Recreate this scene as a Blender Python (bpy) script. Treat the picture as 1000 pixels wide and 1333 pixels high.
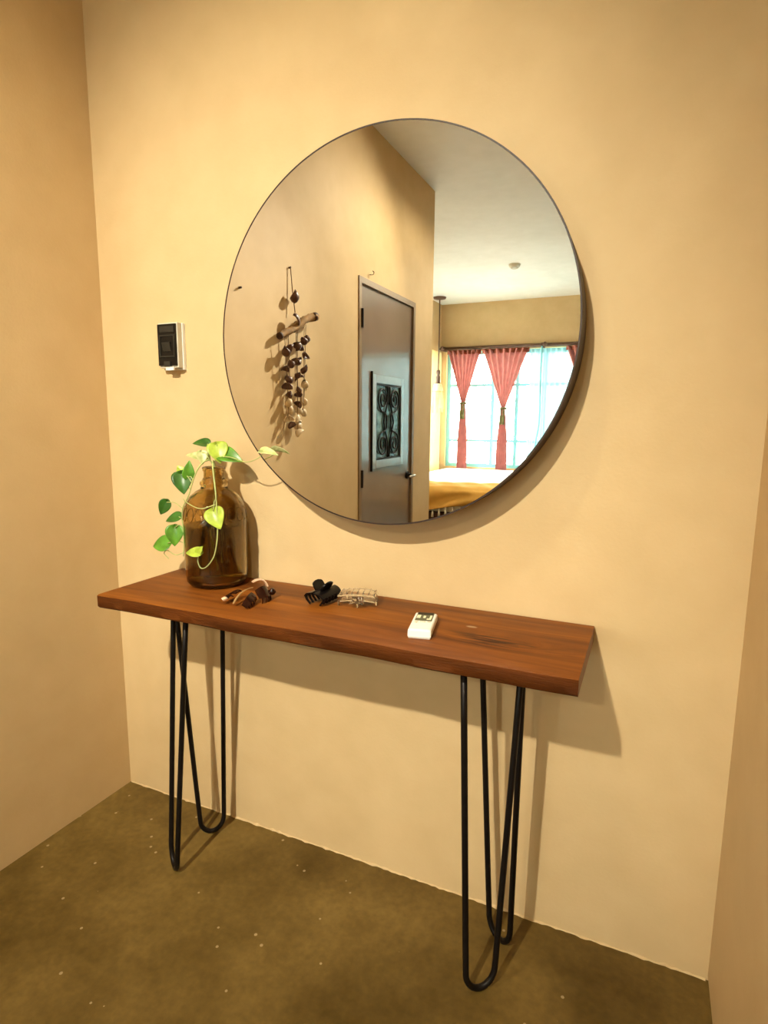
import bpy, bmesh, math, random
from mathutils import Vector, Matrix
random.seed(7)
for o in list(bpy.data.objects):
    bpy.data.objects.remove(o)
S = bpy.context.scene
C = S.collection
PI = math.pi

# ------------------------------------------------------------------ camera
cam_d = bpy.data.cameras.new('camera')
cam = bpy.data.objects.new('camera', cam_d)
C.objects.link(cam)
S.camera = cam
F_PX = 769.63
cam_d.sensor_fit = 'VERTICAL'
cam_d.sensor_height = 36.0
cam_d.lens = 36.0 * F_PX / 1333.0
cam_d.clip_start = 0.02
yaw, pitch, roll = -0.4222, 0.1543, 0.0083
f0 = Vector((math.sin(yaw), math.cos(yaw), 0)); r0 = Vector((math.cos(yaw), -math.sin(yaw), 0)); u0 = Vector((0, 0, 1))
fw = f0 * math.cos(pitch) - u0 * math.sin(pitch)
up = u0 * math.cos(pitch) + f0 * math.sin(pitch)
rt = r0 * math.cos(roll) + up * math.sin(roll)
up2 = -r0 * math.sin(roll) + up * math.cos(roll)
m = Matrix((rt, up2, -fw)).transposed().to_4x4()
m.translation = (1.5004, -1.304, 1.1938)
cam.matrix_world = m

# ------------------------------------------------------------------ world, exposure
w = bpy.data.worlds.new('sky'); S.world = w; w.use_nodes = True
bg = w.node_tree.nodes['Background']
bg.inputs[0].default_value = (1.0, 0.90, 0.79, 1)
bg.inputs[1].default_value = 27.0
S.view_settings.view_transform = 'Standard'
S.view_settings.look = 'None'
S.view_settings.exposure = 0.0
S.view_settings.gamma = 1.0
S.view_settings.use_curve_mapping = False

WARM, SOFT, YELLOW = (1.0, 0.94, 0.78), (1.0, 0.90, 0.66), (1.0, 0.82, 0.44)
LAMPS = (   # x, y, beams (power, colour, cone, blend, aim), label
    (0.86, -2.58, ((370.0, WARM, 55, 1.0, (0.55, -0.03, 0.98)), (95.0, SOFT, 92, 1.0, (0.02, -1.25, 1.45)), (34.0, SOFT, 165, 0.35, (0.86, -2.58, 0.0))),
     'round recessed ceiling spotlight by the far end of the left wall'),
    (0.92, -0.78, ((11.0, YELLOW, 110, 0.6, (0.72, -0.30, 0.9)), (34.0, SOFT, 76, 0.9, (0.80, -0.56, 0.0))), 'round recessed ceiling downlight above the console table and mirror'),
    (1.00, -4.38, ((125.0, SOFT, 165, 0.35, (1.00, -4.38, 0.0)),), 'round ceiling fill light added at the foot of the bed to brighten the bedroom'),  # added fill lamp, brightens the bedroom and the blanket
)
ZC = 2.77      # ceiling height

# ------------------------------------------------------------------ materials
def new_mat(name):
    mt = bpy.data.materials.new(name); mt.use_nodes = True
    nt = mt.node_tree; b = nt.nodes['Principled BSDF']
    return mt, nt, b

def mat(name, col, rough=0.5, metal=0.0, var=0.0, scale=8.0, bump=0.0, bscale=60.0, stretch=(1, 1, 1), trans=0.0, ior=1.45, spec=0.5, coat=0.0, col2=None, emis=None):
    mt, nt, b = new_mat(name)
    b.inputs['Roughness'].default_value = rough
    b.inputs['Metallic'].default_value = metal
    b.inputs['Transmission Weight'].default_value = trans
    b.inputs['IOR'].default_value = ior
    b.inputs['Specular IOR Level'].default_value = spec
    b.inputs['Coat Weight'].default_value = coat
    if emis:
        b.inputs['Emission Color'].default_value = (*emis[0], 1); b.inputs['Emission Strength'].default_value = emis[1]
    tc = nt.nodes.new('ShaderNodeTexCoord'); mp = nt.nodes.new('ShaderNodeMapping')
    mp.inputs['Scale'].default_value = stretch
    nt.links.new(tc.outputs['Object'], mp.inputs['Vector'])
    n = nt.nodes.new('ShaderNodeTexNoise'); n.inputs['Scale'].default_value = scale; n.inputs['Detail'].default_value = 6
    nt.links.new(mp.outputs[0], n.inputs['Vector'])
    r = nt.nodes.new('ShaderNodeValToRGB')
    c2 = col2 if col2 else tuple(min(1, x * (1 + var)) for x in col)
    c1 = tuple(x * (1 - var) for x in col) if not col2 else col
    r.color_ramp.elements[0].position = 0.3; r.color_ramp.elements[1].position = 0.7
    r.color_ramp.elements[0].color = (*c1, 1); r.color_ramp.elements[1].color = (*c2, 1)
    nt.links.new(n.outputs['Fac'], r.inputs[0]); nt.links.new(r.outputs[0], b.inputs['Base Color'])
    if bump > 0:
        n2 = nt.nodes.new('ShaderNodeTexNoise'); n2.inputs['Scale'].default_value = bscale; n2.inputs['Detail'].default_value = 5
        nt.links.new(mp.outputs[0], n2.inputs['Vector'])
        bp = nt.nodes.new('ShaderNodeBump'); bp.inputs['Strength'].default_value = bump; bp.inputs['Distance'].default_value = 0.004
        nt.links.new(n2.outputs['Fac'], bp.inputs['Height']); nt.links.new(bp.outputs[0], b.inputs['Normal'])
    return mt

def plaster(name, a, b_, seed=0.0, rough=0.62):
    """trowelled tinted plaster: two soft clouds of tone and a fine relief"""
    mt, nt, b = new_mat(name)
    tc = nt.nodes.new('ShaderNodeTexCoord')
    n1 = nt.nodes.new('ShaderNodeTexNoise'); n1.noise_dimensions = '4D'; n1.inputs['W'].default_value = seed
    n1.inputs['Scale'].default_value = 1.6; n1.inputs['Detail'].default_value = 5; n1.inputs['Roughness'].default_value = 0.55; n1.inputs['Distortion'].default_value = 0.6
    n2 = nt.nodes.new('ShaderNodeTexNoise'); n2.inputs['Scale'].default_value = 9.0; n2.inputs['Detail'].default_value = 7
    n3 = nt.nodes.new('ShaderNodeTexNoise'); n3.inputs['Scale'].default_value = 140.0; n3.inputs['Detail'].default_value = 3
    for n in (n1, n2, n3): nt.links.new(tc.outputs['Object'], n.inputs['Vector'])
    mx = nt.nodes.new('ShaderNodeMath'); mx.operation = 'MULTIPLY_ADD'; mx.inputs[1].default_value = 0.35
    nt.links.new(n2.outputs['Fac'], mx.inputs[0])
    m2 = nt.nodes.new('ShaderNodeMath'); m2.operation = 'MULTIPLY'; m2.inputs[1].default_value = 0.65
    nt.links.new(n1.outputs['Fac'], m2.inputs[0]); nt.links.new(m2.outputs[0], mx.inputs[2])
    r = nt.nodes.new('ShaderNodeValToRGB')
    r.color_ramp.elements[0].position = 0.36; r.color_ramp.elements[1].position = 0.64
    r.color_ramp.elements[0].color = (*a, 1); r.color_ramp.elements[1].color = (*b_, 1)
    nt.links.new(mx.outputs[0], r.inputs[0]); nt.links.new(r.outputs[0], b.inputs['Base Color'])
    b.inputs['Roughness'].default_value = rough; b.inputs['Specular IOR Level'].default_value = 0.3
    ad = nt.nodes.new('ShaderNodeMath'); ad.operation = 'MULTIPLY_ADD'; ad.inputs[1].default_value = 0.25
    nt.links.new(n3.outputs['Fac'], ad.inputs[0]); nt.links.new(n2.outputs['Fac'], ad.inputs[2])
    bp = nt.nodes.new('ShaderNodeBump'); bp.inputs['Strength'].default_value = 0.22; bp.inputs['Distance'].default_value = 0.006
    nt.links.new(ad.outputs[0], bp.inputs['Height']); nt.links.new(bp.outputs[0], b.inputs['Normal'])
    return mt

def floor_mat():
    mt, nt, b = new_mat('polished_cement')
    tc = nt.nodes.new('ShaderNodeTexCoord')
    n1 = nt.nodes.new('ShaderNodeTexNoise'); n1.inputs['Scale'].default_value = 3.2; n1.inputs['Detail'].default_value = 8; n1.inputs['Roughness'].default_value = 0.62
    n2 = nt.nodes.new('ShaderNodeTexNoise'); n2.inputs['Scale'].default_value = 55; n2.inputs['Detail'].default_value = 4
    v = nt.nodes.new('ShaderNodeTexVoronoi'); v.inputs['Scale'].default_value = 34; v.feature = 'F1'
    for n in (n1, n2, v): nt.links.new(tc.outputs['Object'], n.inputs['Vector'])
    r = nt.nodes.new('ShaderNodeValToRGB')
    r.color_ramp.elements[0].position = 0.34; r.color_ramp.elements[1].position = 0.68
    r.color_ramp.elements[0].color = (0.082, 0.047, 0.006, 1); r.color_ramp.elements[1].color = (0.190, 0.120, 0.030, 1)
    nt.links.new(n1.outputs['Fac'], r.inputs[0])
    # pale aggregate flecks: only small cores of a few cells
    lt = nt.nodes.new('ShaderNodeMath'); lt.operation = 'LESS_THAN'; lt.inputs[1].default_value = 0.13
    nt.links.new(v.outputs['Distance'], lt.inputs[0])
    sep = nt.nodes.new('ShaderNodeSeparateColor'); nt.links.new(v.outputs['Color'], sep.inputs[0])
    gt = nt.nodes.new('ShaderNodeMath'); gt.operation = 'GREATER_THAN'; gt.inputs[1].default_value = 0.86
    nt.links.new(sep.outputs[0], gt.inputs[0])
    mu = nt.nodes.new('ShaderNodeMath'); mu.operation = 'MULTIPLY'; nt.links.new(lt.outputs[0], mu.inputs[0]); nt.links.new(gt.outputs[0], mu.inputs[1])
    mu2 = nt.nodes.new('ShaderNodeMath'); mu2.operation = 'MULTIPLY'; mu2.inputs[1].default_value = 0.55; nt.links.new(mu.outputs[0], mu2.inputs[0])
    mix = nt.nodes.new('ShaderNodeMix'); mix.data_type = 'RGBA'
    nt.links.new(mu2.outputs[0], mix.inputs['Factor']); nt.links.new(r.outputs[0], mix.inputs['A']); mix.inputs['B'].default_value = (0.52, 0.40, 0.22, 1)
    mix2 = nt.nodes.new('ShaderNodeMix'); mix2.data_type = 'RGBA'; mix2.blend_type = 'MULTIPLY'; mix2.inputs['Factor'].default_value = 0.5
    r2 = nt.nodes.new('ShaderNodeValToRGB'); r2.color_ramp.elements[0].position = 0.25; r2.color_ramp.elements[1].position = 0.75
    r2.color_ramp.elements[0].color = (0.62, 0.62, 0.62, 1); r2.color_ramp.elements[1].color = (1.25, 1.25, 1.25, 1)
    nt.links.new(n2.outputs['Fac'], r2.inputs[0])
    nt.links.new(mix.outputs['Result'], mix2.inputs['A']); nt.links.new(r2.outputs[0], mix2.inputs['B'])
    nt.links.new(mix2.outputs['Result'], b.inputs['Base Color'])
    b.inputs['Roughness'].default_value = 0.55; b.inputs['Specular IOR Level'].default_value = 0.3
    bp = nt.nodes.new('ShaderNodeBump'); bp.inputs['Strength'].default_value = 0.15; bp.inputs['Distance'].default_value = 0.004
    nt.links.new(n2.outputs['Fac'], bp.inputs['Height']); nt.links.new(bp.outputs[0], b.inputs['Normal'])
    return mt

def wood_mat():
    """slab of dark hardwood, grain along x, a knot with checks towards its right end"""
    mt, nt, b = new_mat('slab_wood')
    L = nt.links.new
    tc = nt.nodes.new('ShaderNodeTexCoord')
    # bend the grain round the knot
    kn = nt.nodes.new('ShaderNodeVectorMath'); kn.operation = 'SUBTRACT'; kn.inputs[1].default_value = (1.27, -0.185, 0.76)
    L(tc.outputs['Object'], kn.inputs[0])
    ks = nt.nodes.new('ShaderNodeVectorMath'); ks.operation = 'MULTIPLY'; ks.inputs[1].default_value = (7.5, 26.0, 6.0); L(kn.outputs[0], ks.inputs[0])
    kl = nt.nodes.new('ShaderNodeVectorMath'); kl.operation = 'LENGTH'; L(ks.outputs[0], kl.inputs[0])
    kf = nt.nodes.new('ShaderNodeMapRange'); kf.inputs['From Min'].default_value = 0.0; kf.inputs['From Max'].default_value = 1.4; kf.inputs['To Min'].default_value = 1.0; kf.inputs['To Max'].default_value = 0.0; kf.interpolation_type = 'SMOOTHSTEP'
    L(kl.outputs['Value'], kf.inputs['Value'])
    mp = nt.nodes.new('ShaderNodeMapping'); mp.inputs['Scale'].default_value = (1.3, 15.0, 15.0); L(tc.outputs['Object'], mp.inputs['Vector'])
    cmb = nt.nodes.new('ShaderNodeCombineXYZ')
    km = nt.nodes.new('ShaderNodeMath'); km.operation = 'MULTIPLY'; km.inputs[1].default_value = 0.9; L(kf.outputs[0], km.inputs[0]); L(km.outputs[0], cmb.inputs[1])
    av = nt.nodes.new('ShaderNodeVectorMath'); av.operation = 'ADD'; L(mp.outputs[0], av.inputs[0]); L(cmb.outputs[0], av.inputs[1])
    n = nt.nodes.new('ShaderNodeTexNoise'); n.inputs['Scale'].default_value = 1.7; n.inputs['Detail'].default_value = 9; n.inputs['Roughness'].default_value = 0.6; n.inputs['Distortion'].default_value = 0.8
    L(av.outputs[0], n.inputs['Vector'])
    r = nt.nodes.new('ShaderNodeValToRGB'); e = r.color_ramp.elements
    e[0].position = 0.30; e[1].position = 0.72
    e[0].color = (0.085, 0.023, 0.0035, 1); e[1].color = (0.265, 0.084, 0.009, 1)
    mid = r.color_ramp.elements.new(0.52); mid.color = (0.175, 0.050, 0.0055, 1)
    L(n.outputs['Fac'], r.inputs[0])
    # long thin checks in the knot
    mp2 = nt.nodes.new('ShaderNodeMapping'); mp2.inputs['Scale'].default_value = (9.0, 95.0, 20.0); mp2.inputs['Rotation'].default_value = (0, 0, 0.12); L(tc.outputs['Object'], mp2.inputs['Vector'])
    n2 = nt.nodes.new('ShaderNodeTexNoise'); n2.inputs['Scale'].default_value = 1.0; n2.inputs['Detail'].default_value = 3; L(mp2.outputs[0], n2.inputs['Vector'])
    cr = nt.nodes.new('ShaderNodeMapRange'); cr.inputs['From Min'].default_value = 0.50; cr.inputs['From Max'].default_value = 0.60; L(n2.outputs['Fac'], cr.inputs['Value'])
    mk = nt.nodes.new('ShaderNodeMath'); mk.operation = 'MULTIPLY'; L(cr.outputs[0], mk.inputs[0]); L(kf.outputs[0], mk.inputs[1])
    mk2 = nt.nodes.new('ShaderNodeMath'); mk2.operation = 'MULTIPLY'; mk2.inputs[1].default_value = 1.6; mk2.use_clamp = True; L(mk.outputs[0], mk2.inputs[0])
    mix = nt.nodes.new('ShaderNodeMix'); mix.data_type = 'RGBA'; L(mk2.outputs[0], mix.inputs['Factor']); L(r.outputs[0], mix.inputs['A']); mix.inputs['B'].default_value = (0.045, 0.014, 0.004, 1)
    # a small pale scuff
    sc = nt.nodes.new('ShaderNodeVectorMath'); sc.operation = 'SUBTRACT'; sc.inputs[1].default_value = (1.178, -0.125, 0.76); L(tc.outputs['Object'], sc.inputs[0])
    s2 = nt.nodes.new('ShaderNodeVectorMath'); s2.operation = 'MULTIPLY'; s2.inputs[1].default_value = (80.0, 170.0, 60.0); L(sc.outputs[0], s2.inputs[0])
    sl = nt.nodes.new('ShaderNodeVectorMath'); sl.operation = 'LENGTH'; L(s2.outputs[0], sl.inputs[0])
    sf = nt.nodes.new('ShaderNodeMapRange'); sf.inputs['From Min'].default_value = 0.6; sf.inputs['From Max'].default_value = 1.1; sf.inputs['To Min'].default_value = 0.7; sf.inputs['To Max'].default_value = 0.0; L(sl.outputs['Value'], sf.inputs['Value'])
    mix3 = nt.nodes.new('ShaderNodeMix'); mix3.data_type = 'RGBA'; L(sf.outputs[0], mix3.inputs['Factor']); L(mix.outputs['Result'], mix3.inputs['A']); mix3.inputs['B'].default_value = (0.42, 0.28, 0.16, 1)
    L(mix3.outputs['Result'], b.inputs['Base Color'])
    b.inputs['Roughness'].default_value = 0.45; b.inputs['Specular IOR Level'].default_value = 0.22
    bp = nt.nodes.new('ShaderNodeBump'); bp.inputs['Strength'].default_value = 0.18; bp.inputs['Distance'].default_value = 0.004
    L(n.outputs['Fac'], bp.inputs['Height']); L(bp.outputs[0], b.inputs['Normal'])
    return mt

def cloth(name, col, trans=0.5, var=0.08, clear=0.0):
    """thin woven fabric: diffuse front, some light let through"""
    mt, nt, b = new_mat(name)
    b.inputs['Base Color'].default_value = (*col, 1); b.inputs['Roughness'].default_value = 0.9; b.inputs['Specular IOR Level'].default_value = 0.1
    tc = nt.nodes.new('ShaderNodeTexCoord'); n = nt.nodes.new('ShaderNodeTexNoise'); n.inputs['Scale'].default_value = 14
    nt.links.new(tc.outputs['Object'], n.inputs['Vector'])
    r = nt.nodes.new('ShaderNodeValToRGB')
    r.color_ramp.elements[0].color = (*[x * (1 - var) for x in col], 1); r.color_ramp.elements[1].color = (*[min(1, x * (1 + var)) for x in col], 1)
    nt.links.new(n.outputs['Fac'], r.inputs[0]); nt.links.new(r.outputs[0], b.inputs['Base Color'])
    out = nt.nodes['Material Output']
    if trans > 0:
        t = nt.nodes.new('ShaderNodeBsdfTranslucent'); nt.links.new(r.outputs[0], t.inputs[0])
        mx = nt.nodes.new('ShaderNodeMixShader'); mx.inputs[0].default_value = trans
        nt.links.new(b.outputs[0], mx.inputs[1]); nt.links.new(t.outputs[0], mx.inputs[2])
        last = mx
        if clear > 0:
            tr = nt.nodes.new('ShaderNodeBsdfTransparent')
            m3 = nt.nodes.new('ShaderNodeMixShader'); m3.inputs[0].default_value = clear
            nt.links.new(mx.outputs[0], m3.inputs[1]); nt.links.new(tr.outputs[0], m3.inputs[2]); last = m3
        nt.links.new(last.outputs[0], out.inputs[0])
    return mt

def pane_mat():
    mt, nt, b = new_mat('window_glass')
    t = nt.nodes.new('ShaderNodeBsdfTransparent'); t.inputs[0].default_value = (0.93, 0.98, 0.98, 1)
    g = nt.nodes.new('ShaderNodeBsdfGlossy'); g.inputs['Roughness'].default_value = 0.02
    mx = nt.nodes.new('ShaderNodeMixShader'); mx.inputs[0].default_value = 0.06
    nt.links.new(t.outputs[0], mx.inputs[1]); nt.links.new(g.outputs[0], mx.inputs[2]); nt.links.new(mx.outputs[0], nt.nodes['Material Output'].inputs[0])
    return mt

WALL_A, WALL_B = (0.59, 0.420, 0.215), (0.67, 0.490, 0.265)
M = dict(
    wall=plaster('tan_plaster', WALL_A, WALL_B, 1.0),
    ceil=plaster('white_plaster', (0.80, 0.79, 0.75), (0.89, 0.88, 0.85), 4.0),
    floor=floor_mat(), wood=wood_mat(),
    iron=mat('black_iron', (0.012, 0.009, 0.008), 0.45, 0.6, 0.2, 40),
    rim=mat('dark_brown_rim', (0.026, 0.010, 0.005), 0.5, 0.0, 0.3, 30),
    mirror=mat('silvered_mirror', (0.95, 0.95, 0.94), 0.0, 1.0),
    white=mat('white_plastic', (0.80, 0.78, 0.72), 0.4, 0, 0.03, 30),
    beige=mat('beige_plastic', (0.62, 0.56, 0.44), 0.45, 0, 0.04, 30),
    smoke=mat('smoked_black_plastic', (0.010, 0.008, 0.006), 0.35, 0, 0.15, 30, spec=0.2),
    smoke2=mat('dark_grey_plastic', (0.034, 0.029, 0.022), 0.4, 0, 0.15, 30, spec=0.2),
    glassb=mat('amber_glass', (0.70, 0.55, 0.27), 0.03, 0, 0.10, 30, 0.55, 30, (1, 1, 0.16), trans=1.0, ior=1.5),
    water=mat('brown_water', (0.66, 0.56, 0.28), 0.0, 0, 0.05, 10, trans=1.0, ior=1.33),
    stem=mat('pale_green_stem', (0.42, 0.46, 0.16), 0.5, 0, 0.2, 60),
    root=mat('brown_root', (0.10, 0.06, 0.02), 0.7, 0, 0.3, 60),
    brown=mat('tortoiseshell_plastic', (0.010, 0.003, 0.002), 0.2, 0, 0.0, 70, spec=0.3, col2=(0.040, 0.011, 0.004)),
    pink=mat('beige_pink_plastic', (0.72, 0.50, 0.33), 0.35, 0, 0.06, 40),
    tan=mat('tan_plastic', (0.42, 0.25, 0.10), 0.4, 0, 0.1, 40),
    black=mat('black_plastic', (0.004, 0.003, 0.0035), 0.3, 0, 0.2, 40, spec=0.18),
    clear=mat('clear_plastic', (0.96, 0.95, 0.92), 0.06, 0, 0.02, 40, trans=1.0, ior=1.46),
    steel=mat('spring_steel', (0.6, 0.58, 0.55), 0.3, 1.0, 0.05, 40),
    door=mat('grey_brown_door_paint', (0.22, 0.165, 0.135), 0.20, 0, 0.05, 5, 0.03, 30, coat=1.0),
    frame=mat('bronze_door_frame', (0.22, 0.14, 0.07), 0.4, 0.0, 0.1, 20),
    wframe=mat('grey_panel_frame', (0.30, 0.27, 0.25), 0.22, 0, 0.04, 20, coat=1.0),
    teal=mat('dark_teal_glass', (0.015, 0.03, 0.022), 0.12, 0, 0, 16, 0.5, 24, col2=(0.16, 0.24, 0.20)),
    chrome=mat('brushed_metal', (0.55, 0.50, 0.44), 0.3, 1.0, 0.05, 40),
    shell=mat('brown_shell', (0.10, 0.045, 0.03), 0.4, 0, 0.35, 60),
    shell2=mat('cream_shell', (0.62, 0.48, 0.30), 0.45, 0, 0.2, 60),
    drift=mat('driftwood', (0.30, 0.17, 0.06), 0.8, 0, 0.4, 30, 0.4, 60),
    driftend=mat('dark_wood_end', (0.05, 0.02, 0.01), 0.7, 0, 0.3, 40),
    cord=mat('jute_cord', (0.16, 0.09, 0.04), 0.9, 0, 0.2, 80),
    red=cloth('rose_red_voile', (0.50, 0.21, 0.19), 0.13, 0.3, 0.0),
    redh=cloth('rust_curtain_heading', (0.36, 0.11, 0.07), 0.2, 0.15),
    sheer=cloth('aqua_sheer', (0.34, 0.62, 0.70), 0.12, 0.06, 0.03),
    cream=cloth('cream_curtain', (0.80, 0.68, 0.38), 0.13, 0.05, 0.0),
    tie=cloth('olive_tieback', (0.12, 0.11, 0.05), 0.0, 0.3),
    bluef=mat('aqua_painted_steel', (0.22, 0.60, 0.70), 0.4, 0, 0.05, 20),
    pane=pane_mat(),
    rod=mat('dark_curtain_rod', (0.10, 0.05, 0.03), 0.5, 0, 0.2, 20),
    sheet=cloth('white_bed_sheet', (0.86, 0.84, 0.78), 0.0, 0.03),
    ochre=cloth('ochre_blanket', (0.78, 0.46, 0.12), 0.0, 0.12),
    dkwood=mat('dark_red_wood', (0.06, 0.022, 0.015), 0.5, 0, 0.3, 12),
    tassel=mat('white_cotton_tassel', (0.80, 0.76, 0.68), 0.9, 0, 0.05, 60),
    straw=mat('pale_straw', (0.78, 0.66, 0.36), 0.8, 0, 0.15, 60),
    ground=mat('pale_terrace_cement', (0.55, 0.55, 0.52), 0.8, 0, 0.1, 2),
    lcd=mat('lcd_grey', (0.11, 0.11, 0.06), 0.4, 0, 0.05, 60, spec=0.2),
    lcdw=mat('lcd_light_segment', (0.72, 0.72, 0.52), 0.4, 0, 0.02, 60),
    lcdk=mat('lcd_dark_band', (0.014, 0.012, 0.010), 0.4, 0, 0.1, 60, spec=0.15),
)
LEAF = {
    'dark': mat('dark_green_leaf', (0.035, 0.115, 0.012), 0.35, 0, 0.35, 40),
    'mid': mat('green_leaf', (0.10, 0.26, 0.022), 0.35, 0, 0.35, 40),
    'lime': mat('yellow_green_leaf', (0.36, 0.46, 0.05), 0.35, 0, 0.3, 50),
    'pale': mat('variegated_pale_leaf', (0.30, 0.36, 0.10), 0.4, 0, 0.0, 60, col2=(0.66, 0.64, 0.32)),
}

# ------------------------------------------------------------------ mesh helpers
def obj(name, bm, material, parent=None, smooth=None, bevel=0.0):
    me = bpy.data.meshes.new(name)
    bmesh.ops.recalc_face_normals(bm, faces=bm.faces)
    if bevel > 0:
        bmesh.ops.bevel(bm, geom=[e for e in bm.edges if e.is_manifold and e.calc_face_angle(0) > 0.6], offset=bevel, segments=2, profile=0.7, affect='EDGES')
    bm.to_mesh(me); bm.free()
    me.materials.append(material)
    o = bpy.data.objects.new(name, me); C.objects.link(o)
    if parent: o.parent = parent
    if smooth:
        for p in me.polygons: p.use_smooth = True
        if smooth is not True:
            me.set_sharp_from_angle(angle=smooth)
    return o

def thing(name, label, cat, loc=(0, 0, 0), rotz=0.0, group=None):
    o = bpy.data.objects.new(name, None); C.objects.link(o)
    o.empty_display_size = 0.05
    o.location = loc; o.rotation_euler = (0, 0, rotz)
    return tag(o, label, cat, group)

def tag(o, label, cat, group=None):
    o['label'] = label; o['category'] = cat
    if group: o['group'] = group
    return o

def struct(name, bm, material, label, parent=None, cat=None, bevel=0.0):
    o = obj(name, bm, material, parent, bevel=bevel)
    o['kind'] = 'structure'
    if parent is None: o['label'] = label; o['category'] = cat or name.split('_')[0]
    return o

def box(bm, x0, x1, y0, y1, z0, z1):
    v = [bm.verts.new((x, y, z)) for x in (x0, x1) for y in (y0, y1) for z in (z0, z1)]
    for f in ((0, 1, 3, 2), (4, 6, 7, 5), (0, 4, 5, 1), (2, 3, 7, 6), (0, 2, 6, 4), (1, 5, 7, 3)):
        bm.faces.new([v[i] for i in f])
    return bm

def boxes(*l):
    bm = bmesh.new()
    for b in l: box(bm, *b)
    return bm

def smooth_path(pts, n=8):
    """Catmull-Rom through the points"""
    P = [Vector(p) for p in pts]
    P = [P[0] * 2 - P[1]] + P + [P[-1] * 2 - P[-2]]
    out = []
    for i in range(1, len(P) - 2):
        for k in range(n):
            t = k / n
            a, b, c, d = P[i - 1], P[i], P[i + 1], P[i + 2]
            out.append(0.5 * ((2 * b) + (c - a) * t + (2 * a - 5 * b + 4 * c - d) * t * t + (3 * b - a - 3 * c + d) * t ** 3))
    out.append(P[-2])
    return out

def tube(bm, pts, r, seg=8, r1=None, cap=True):
    P = [Vector(p) for p in pts]; n = len(P)
    t0 = (P[1] - P[0]).normalized()
    nrm = t0.orthogonal().normalized()
    rings = []
    for i in range(n):
        t = (P[min(i + 1, n - 1)] - P[max(i - 1, 0)]).normalized()
        nrm = (nrm - t * nrm.dot(t)).normalized()
        bi = t.cross(nrm)
        rr = r if r1 is None else r + (r1 - r) * i / (n - 1)
        rings.append([bm.verts.new(P[i] + (nrm * math.cos(a) + bi * math.sin(a)) * rr) for a in [2 * PI * k / seg for k in range(seg)]])
    for i in range(n - 1):
        for k in range(seg):
            bm.faces.new((rings[i][k], rings[i][(k + 1) % seg], rings[i + 1][(k + 1) % seg], rings[i + 1][k]))
    if cap:
        bm.faces.new(rings[0][::-1]); bm.faces.new(rings[-1])
    return bm

def lathe(bm, prof, seg=48, axis='z', center=(0, 0, 0)):
    """prof: list of (r, h)"""
    c = Vector(center); rings = []
    def P(r, h, a):
        x, y = r * math.cos(a), r * math.sin(a)
        return c + (Vector((x, y, h)) if axis == 'z' else Vector((x, h, y)) if axis == 'y' else Vector((h, x, y)))
    for r, h in prof:
        if r < 1e-6: rings.append([bm.verts.new(P(0, h, 0))])
        else: rings.append([bm.verts.new(P(r, h, 2 * PI * k / seg)) for k in range(seg)])
    for a, b in zip(rings[:-1], rings[1:]):
        for k in range(seg):
            k2 = (k + 1) % seg
            if len(a) == 1 and len(b) == 1: continue
            if len(a) == 1: bm.faces.new((a[0], b[k], b[k2]))
            elif len(b) == 1: bm.faces.new((a[k], a[k2], b[0]))
            else: bm.faces.new((a[k], a[k2], b[k2], b[k]))
    return bm

def sheet(bm, fn, nu, nv, thick=0.0):
    """grid surface fn(u,v) -> Vector, optionally given thickness"""
    G = [[Vector(fn(i / nu, j / nv)) for j in range(nv + 1)] for i in range(nu + 1)]
    if thick <= 0:
        V = [[bm.verts.new(p) for p in row] for row in G]
        for i in range(nu):
            for j in range(nv): bm.faces.new((V[i][j], V[i + 1][j], V[i + 1][j + 1], V[i][j + 1]))
        return bm
    A, B = [], []
    for i in range(nu + 1):
        ra, rb = [], []
        for j in range(nv + 1):
            du = G[min(i + 1, nu)][j] - G[max(i - 1, 0)][j]; dv = G[i][min(j + 1, nv)] - G[i][max(j - 1, 0)]
            n = du.cross(dv)
            n = n.normalized() * thick / 2 if n.length > 1e-12 else Vector((0, 0, thick / 2))
            ra.append(bm.verts.new(G[i][j] + n)); rb.append(bm.verts.new(G[i][j] - n))
        A.append(ra); B.append(rb)
    for i in range(nu):
        for j in range(nv):
            bm.faces.new((A[i][j], A[i + 1][j], A[i + 1][j + 1], A[i][j + 1])); bm.faces.new((B[i][j], B[i][j + 1], B[i + 1][j + 1], B[i + 1][j]))
    for j in range(nv):
        bm.faces.new((A[0][j], A[0][j + 1], B[0][j + 1], B[0][j])); bm.faces.new((A[nu][j], B[nu][j], B[nu][j + 1], A[nu][j + 1]))
    for i in range(nu):
        bm.faces.new((A[i][0], B[i][0], B[i + 1][0], A[i + 1][0])); bm.faces.new((A[i][nv], A[i + 1][nv], B[i + 1][nv], B[i][nv]))
    return bm

# ================================================================== the room
XR = 1.692            # short return of the wall at the right of the mirror wall
YL = -3.03            # end of the left wall
YW = -6.95            # window wall of the bedroom
XB = -1.275           # left wall of the bedroom
XE = 3.2              # right side of the rooms
struct('floor', boxes((XB - .15, XE + .15, YW - .15, .15, -.12, 0)), M['floor'], 'brown polished cement floor with pale flecks')
struct('ceiling', boxes((XB - .15, XE + .15, YW - .15, .15, ZC, ZC + .12)), M['ceil'], 'white plastered ceiling seen in the round mirror')
struct('wall_back', boxes((-.15, XR + .1, 0, .15, 0, ZC)), M['wall'], 'tan plastered wall behind the mirror and console table')
DY0, DY1, DZ = -1.845, -2.68, 1.962    # door opening
struct('wall_left', boxes((-.15, 0, DY0, 0, 0, ZC), (-.15, 0, YL, DY1, 0, ZC), (-.15, 0, DY1, DY0, DZ, ZC)), M['wall'], 'tan plastered wall left of the console table')
struct('wall_right', boxes((XR, XE + .15, -.62, .15, 0, ZC)), M['wall'], 'tan plastered wall return at the right edge', bevel=0.012)
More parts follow.
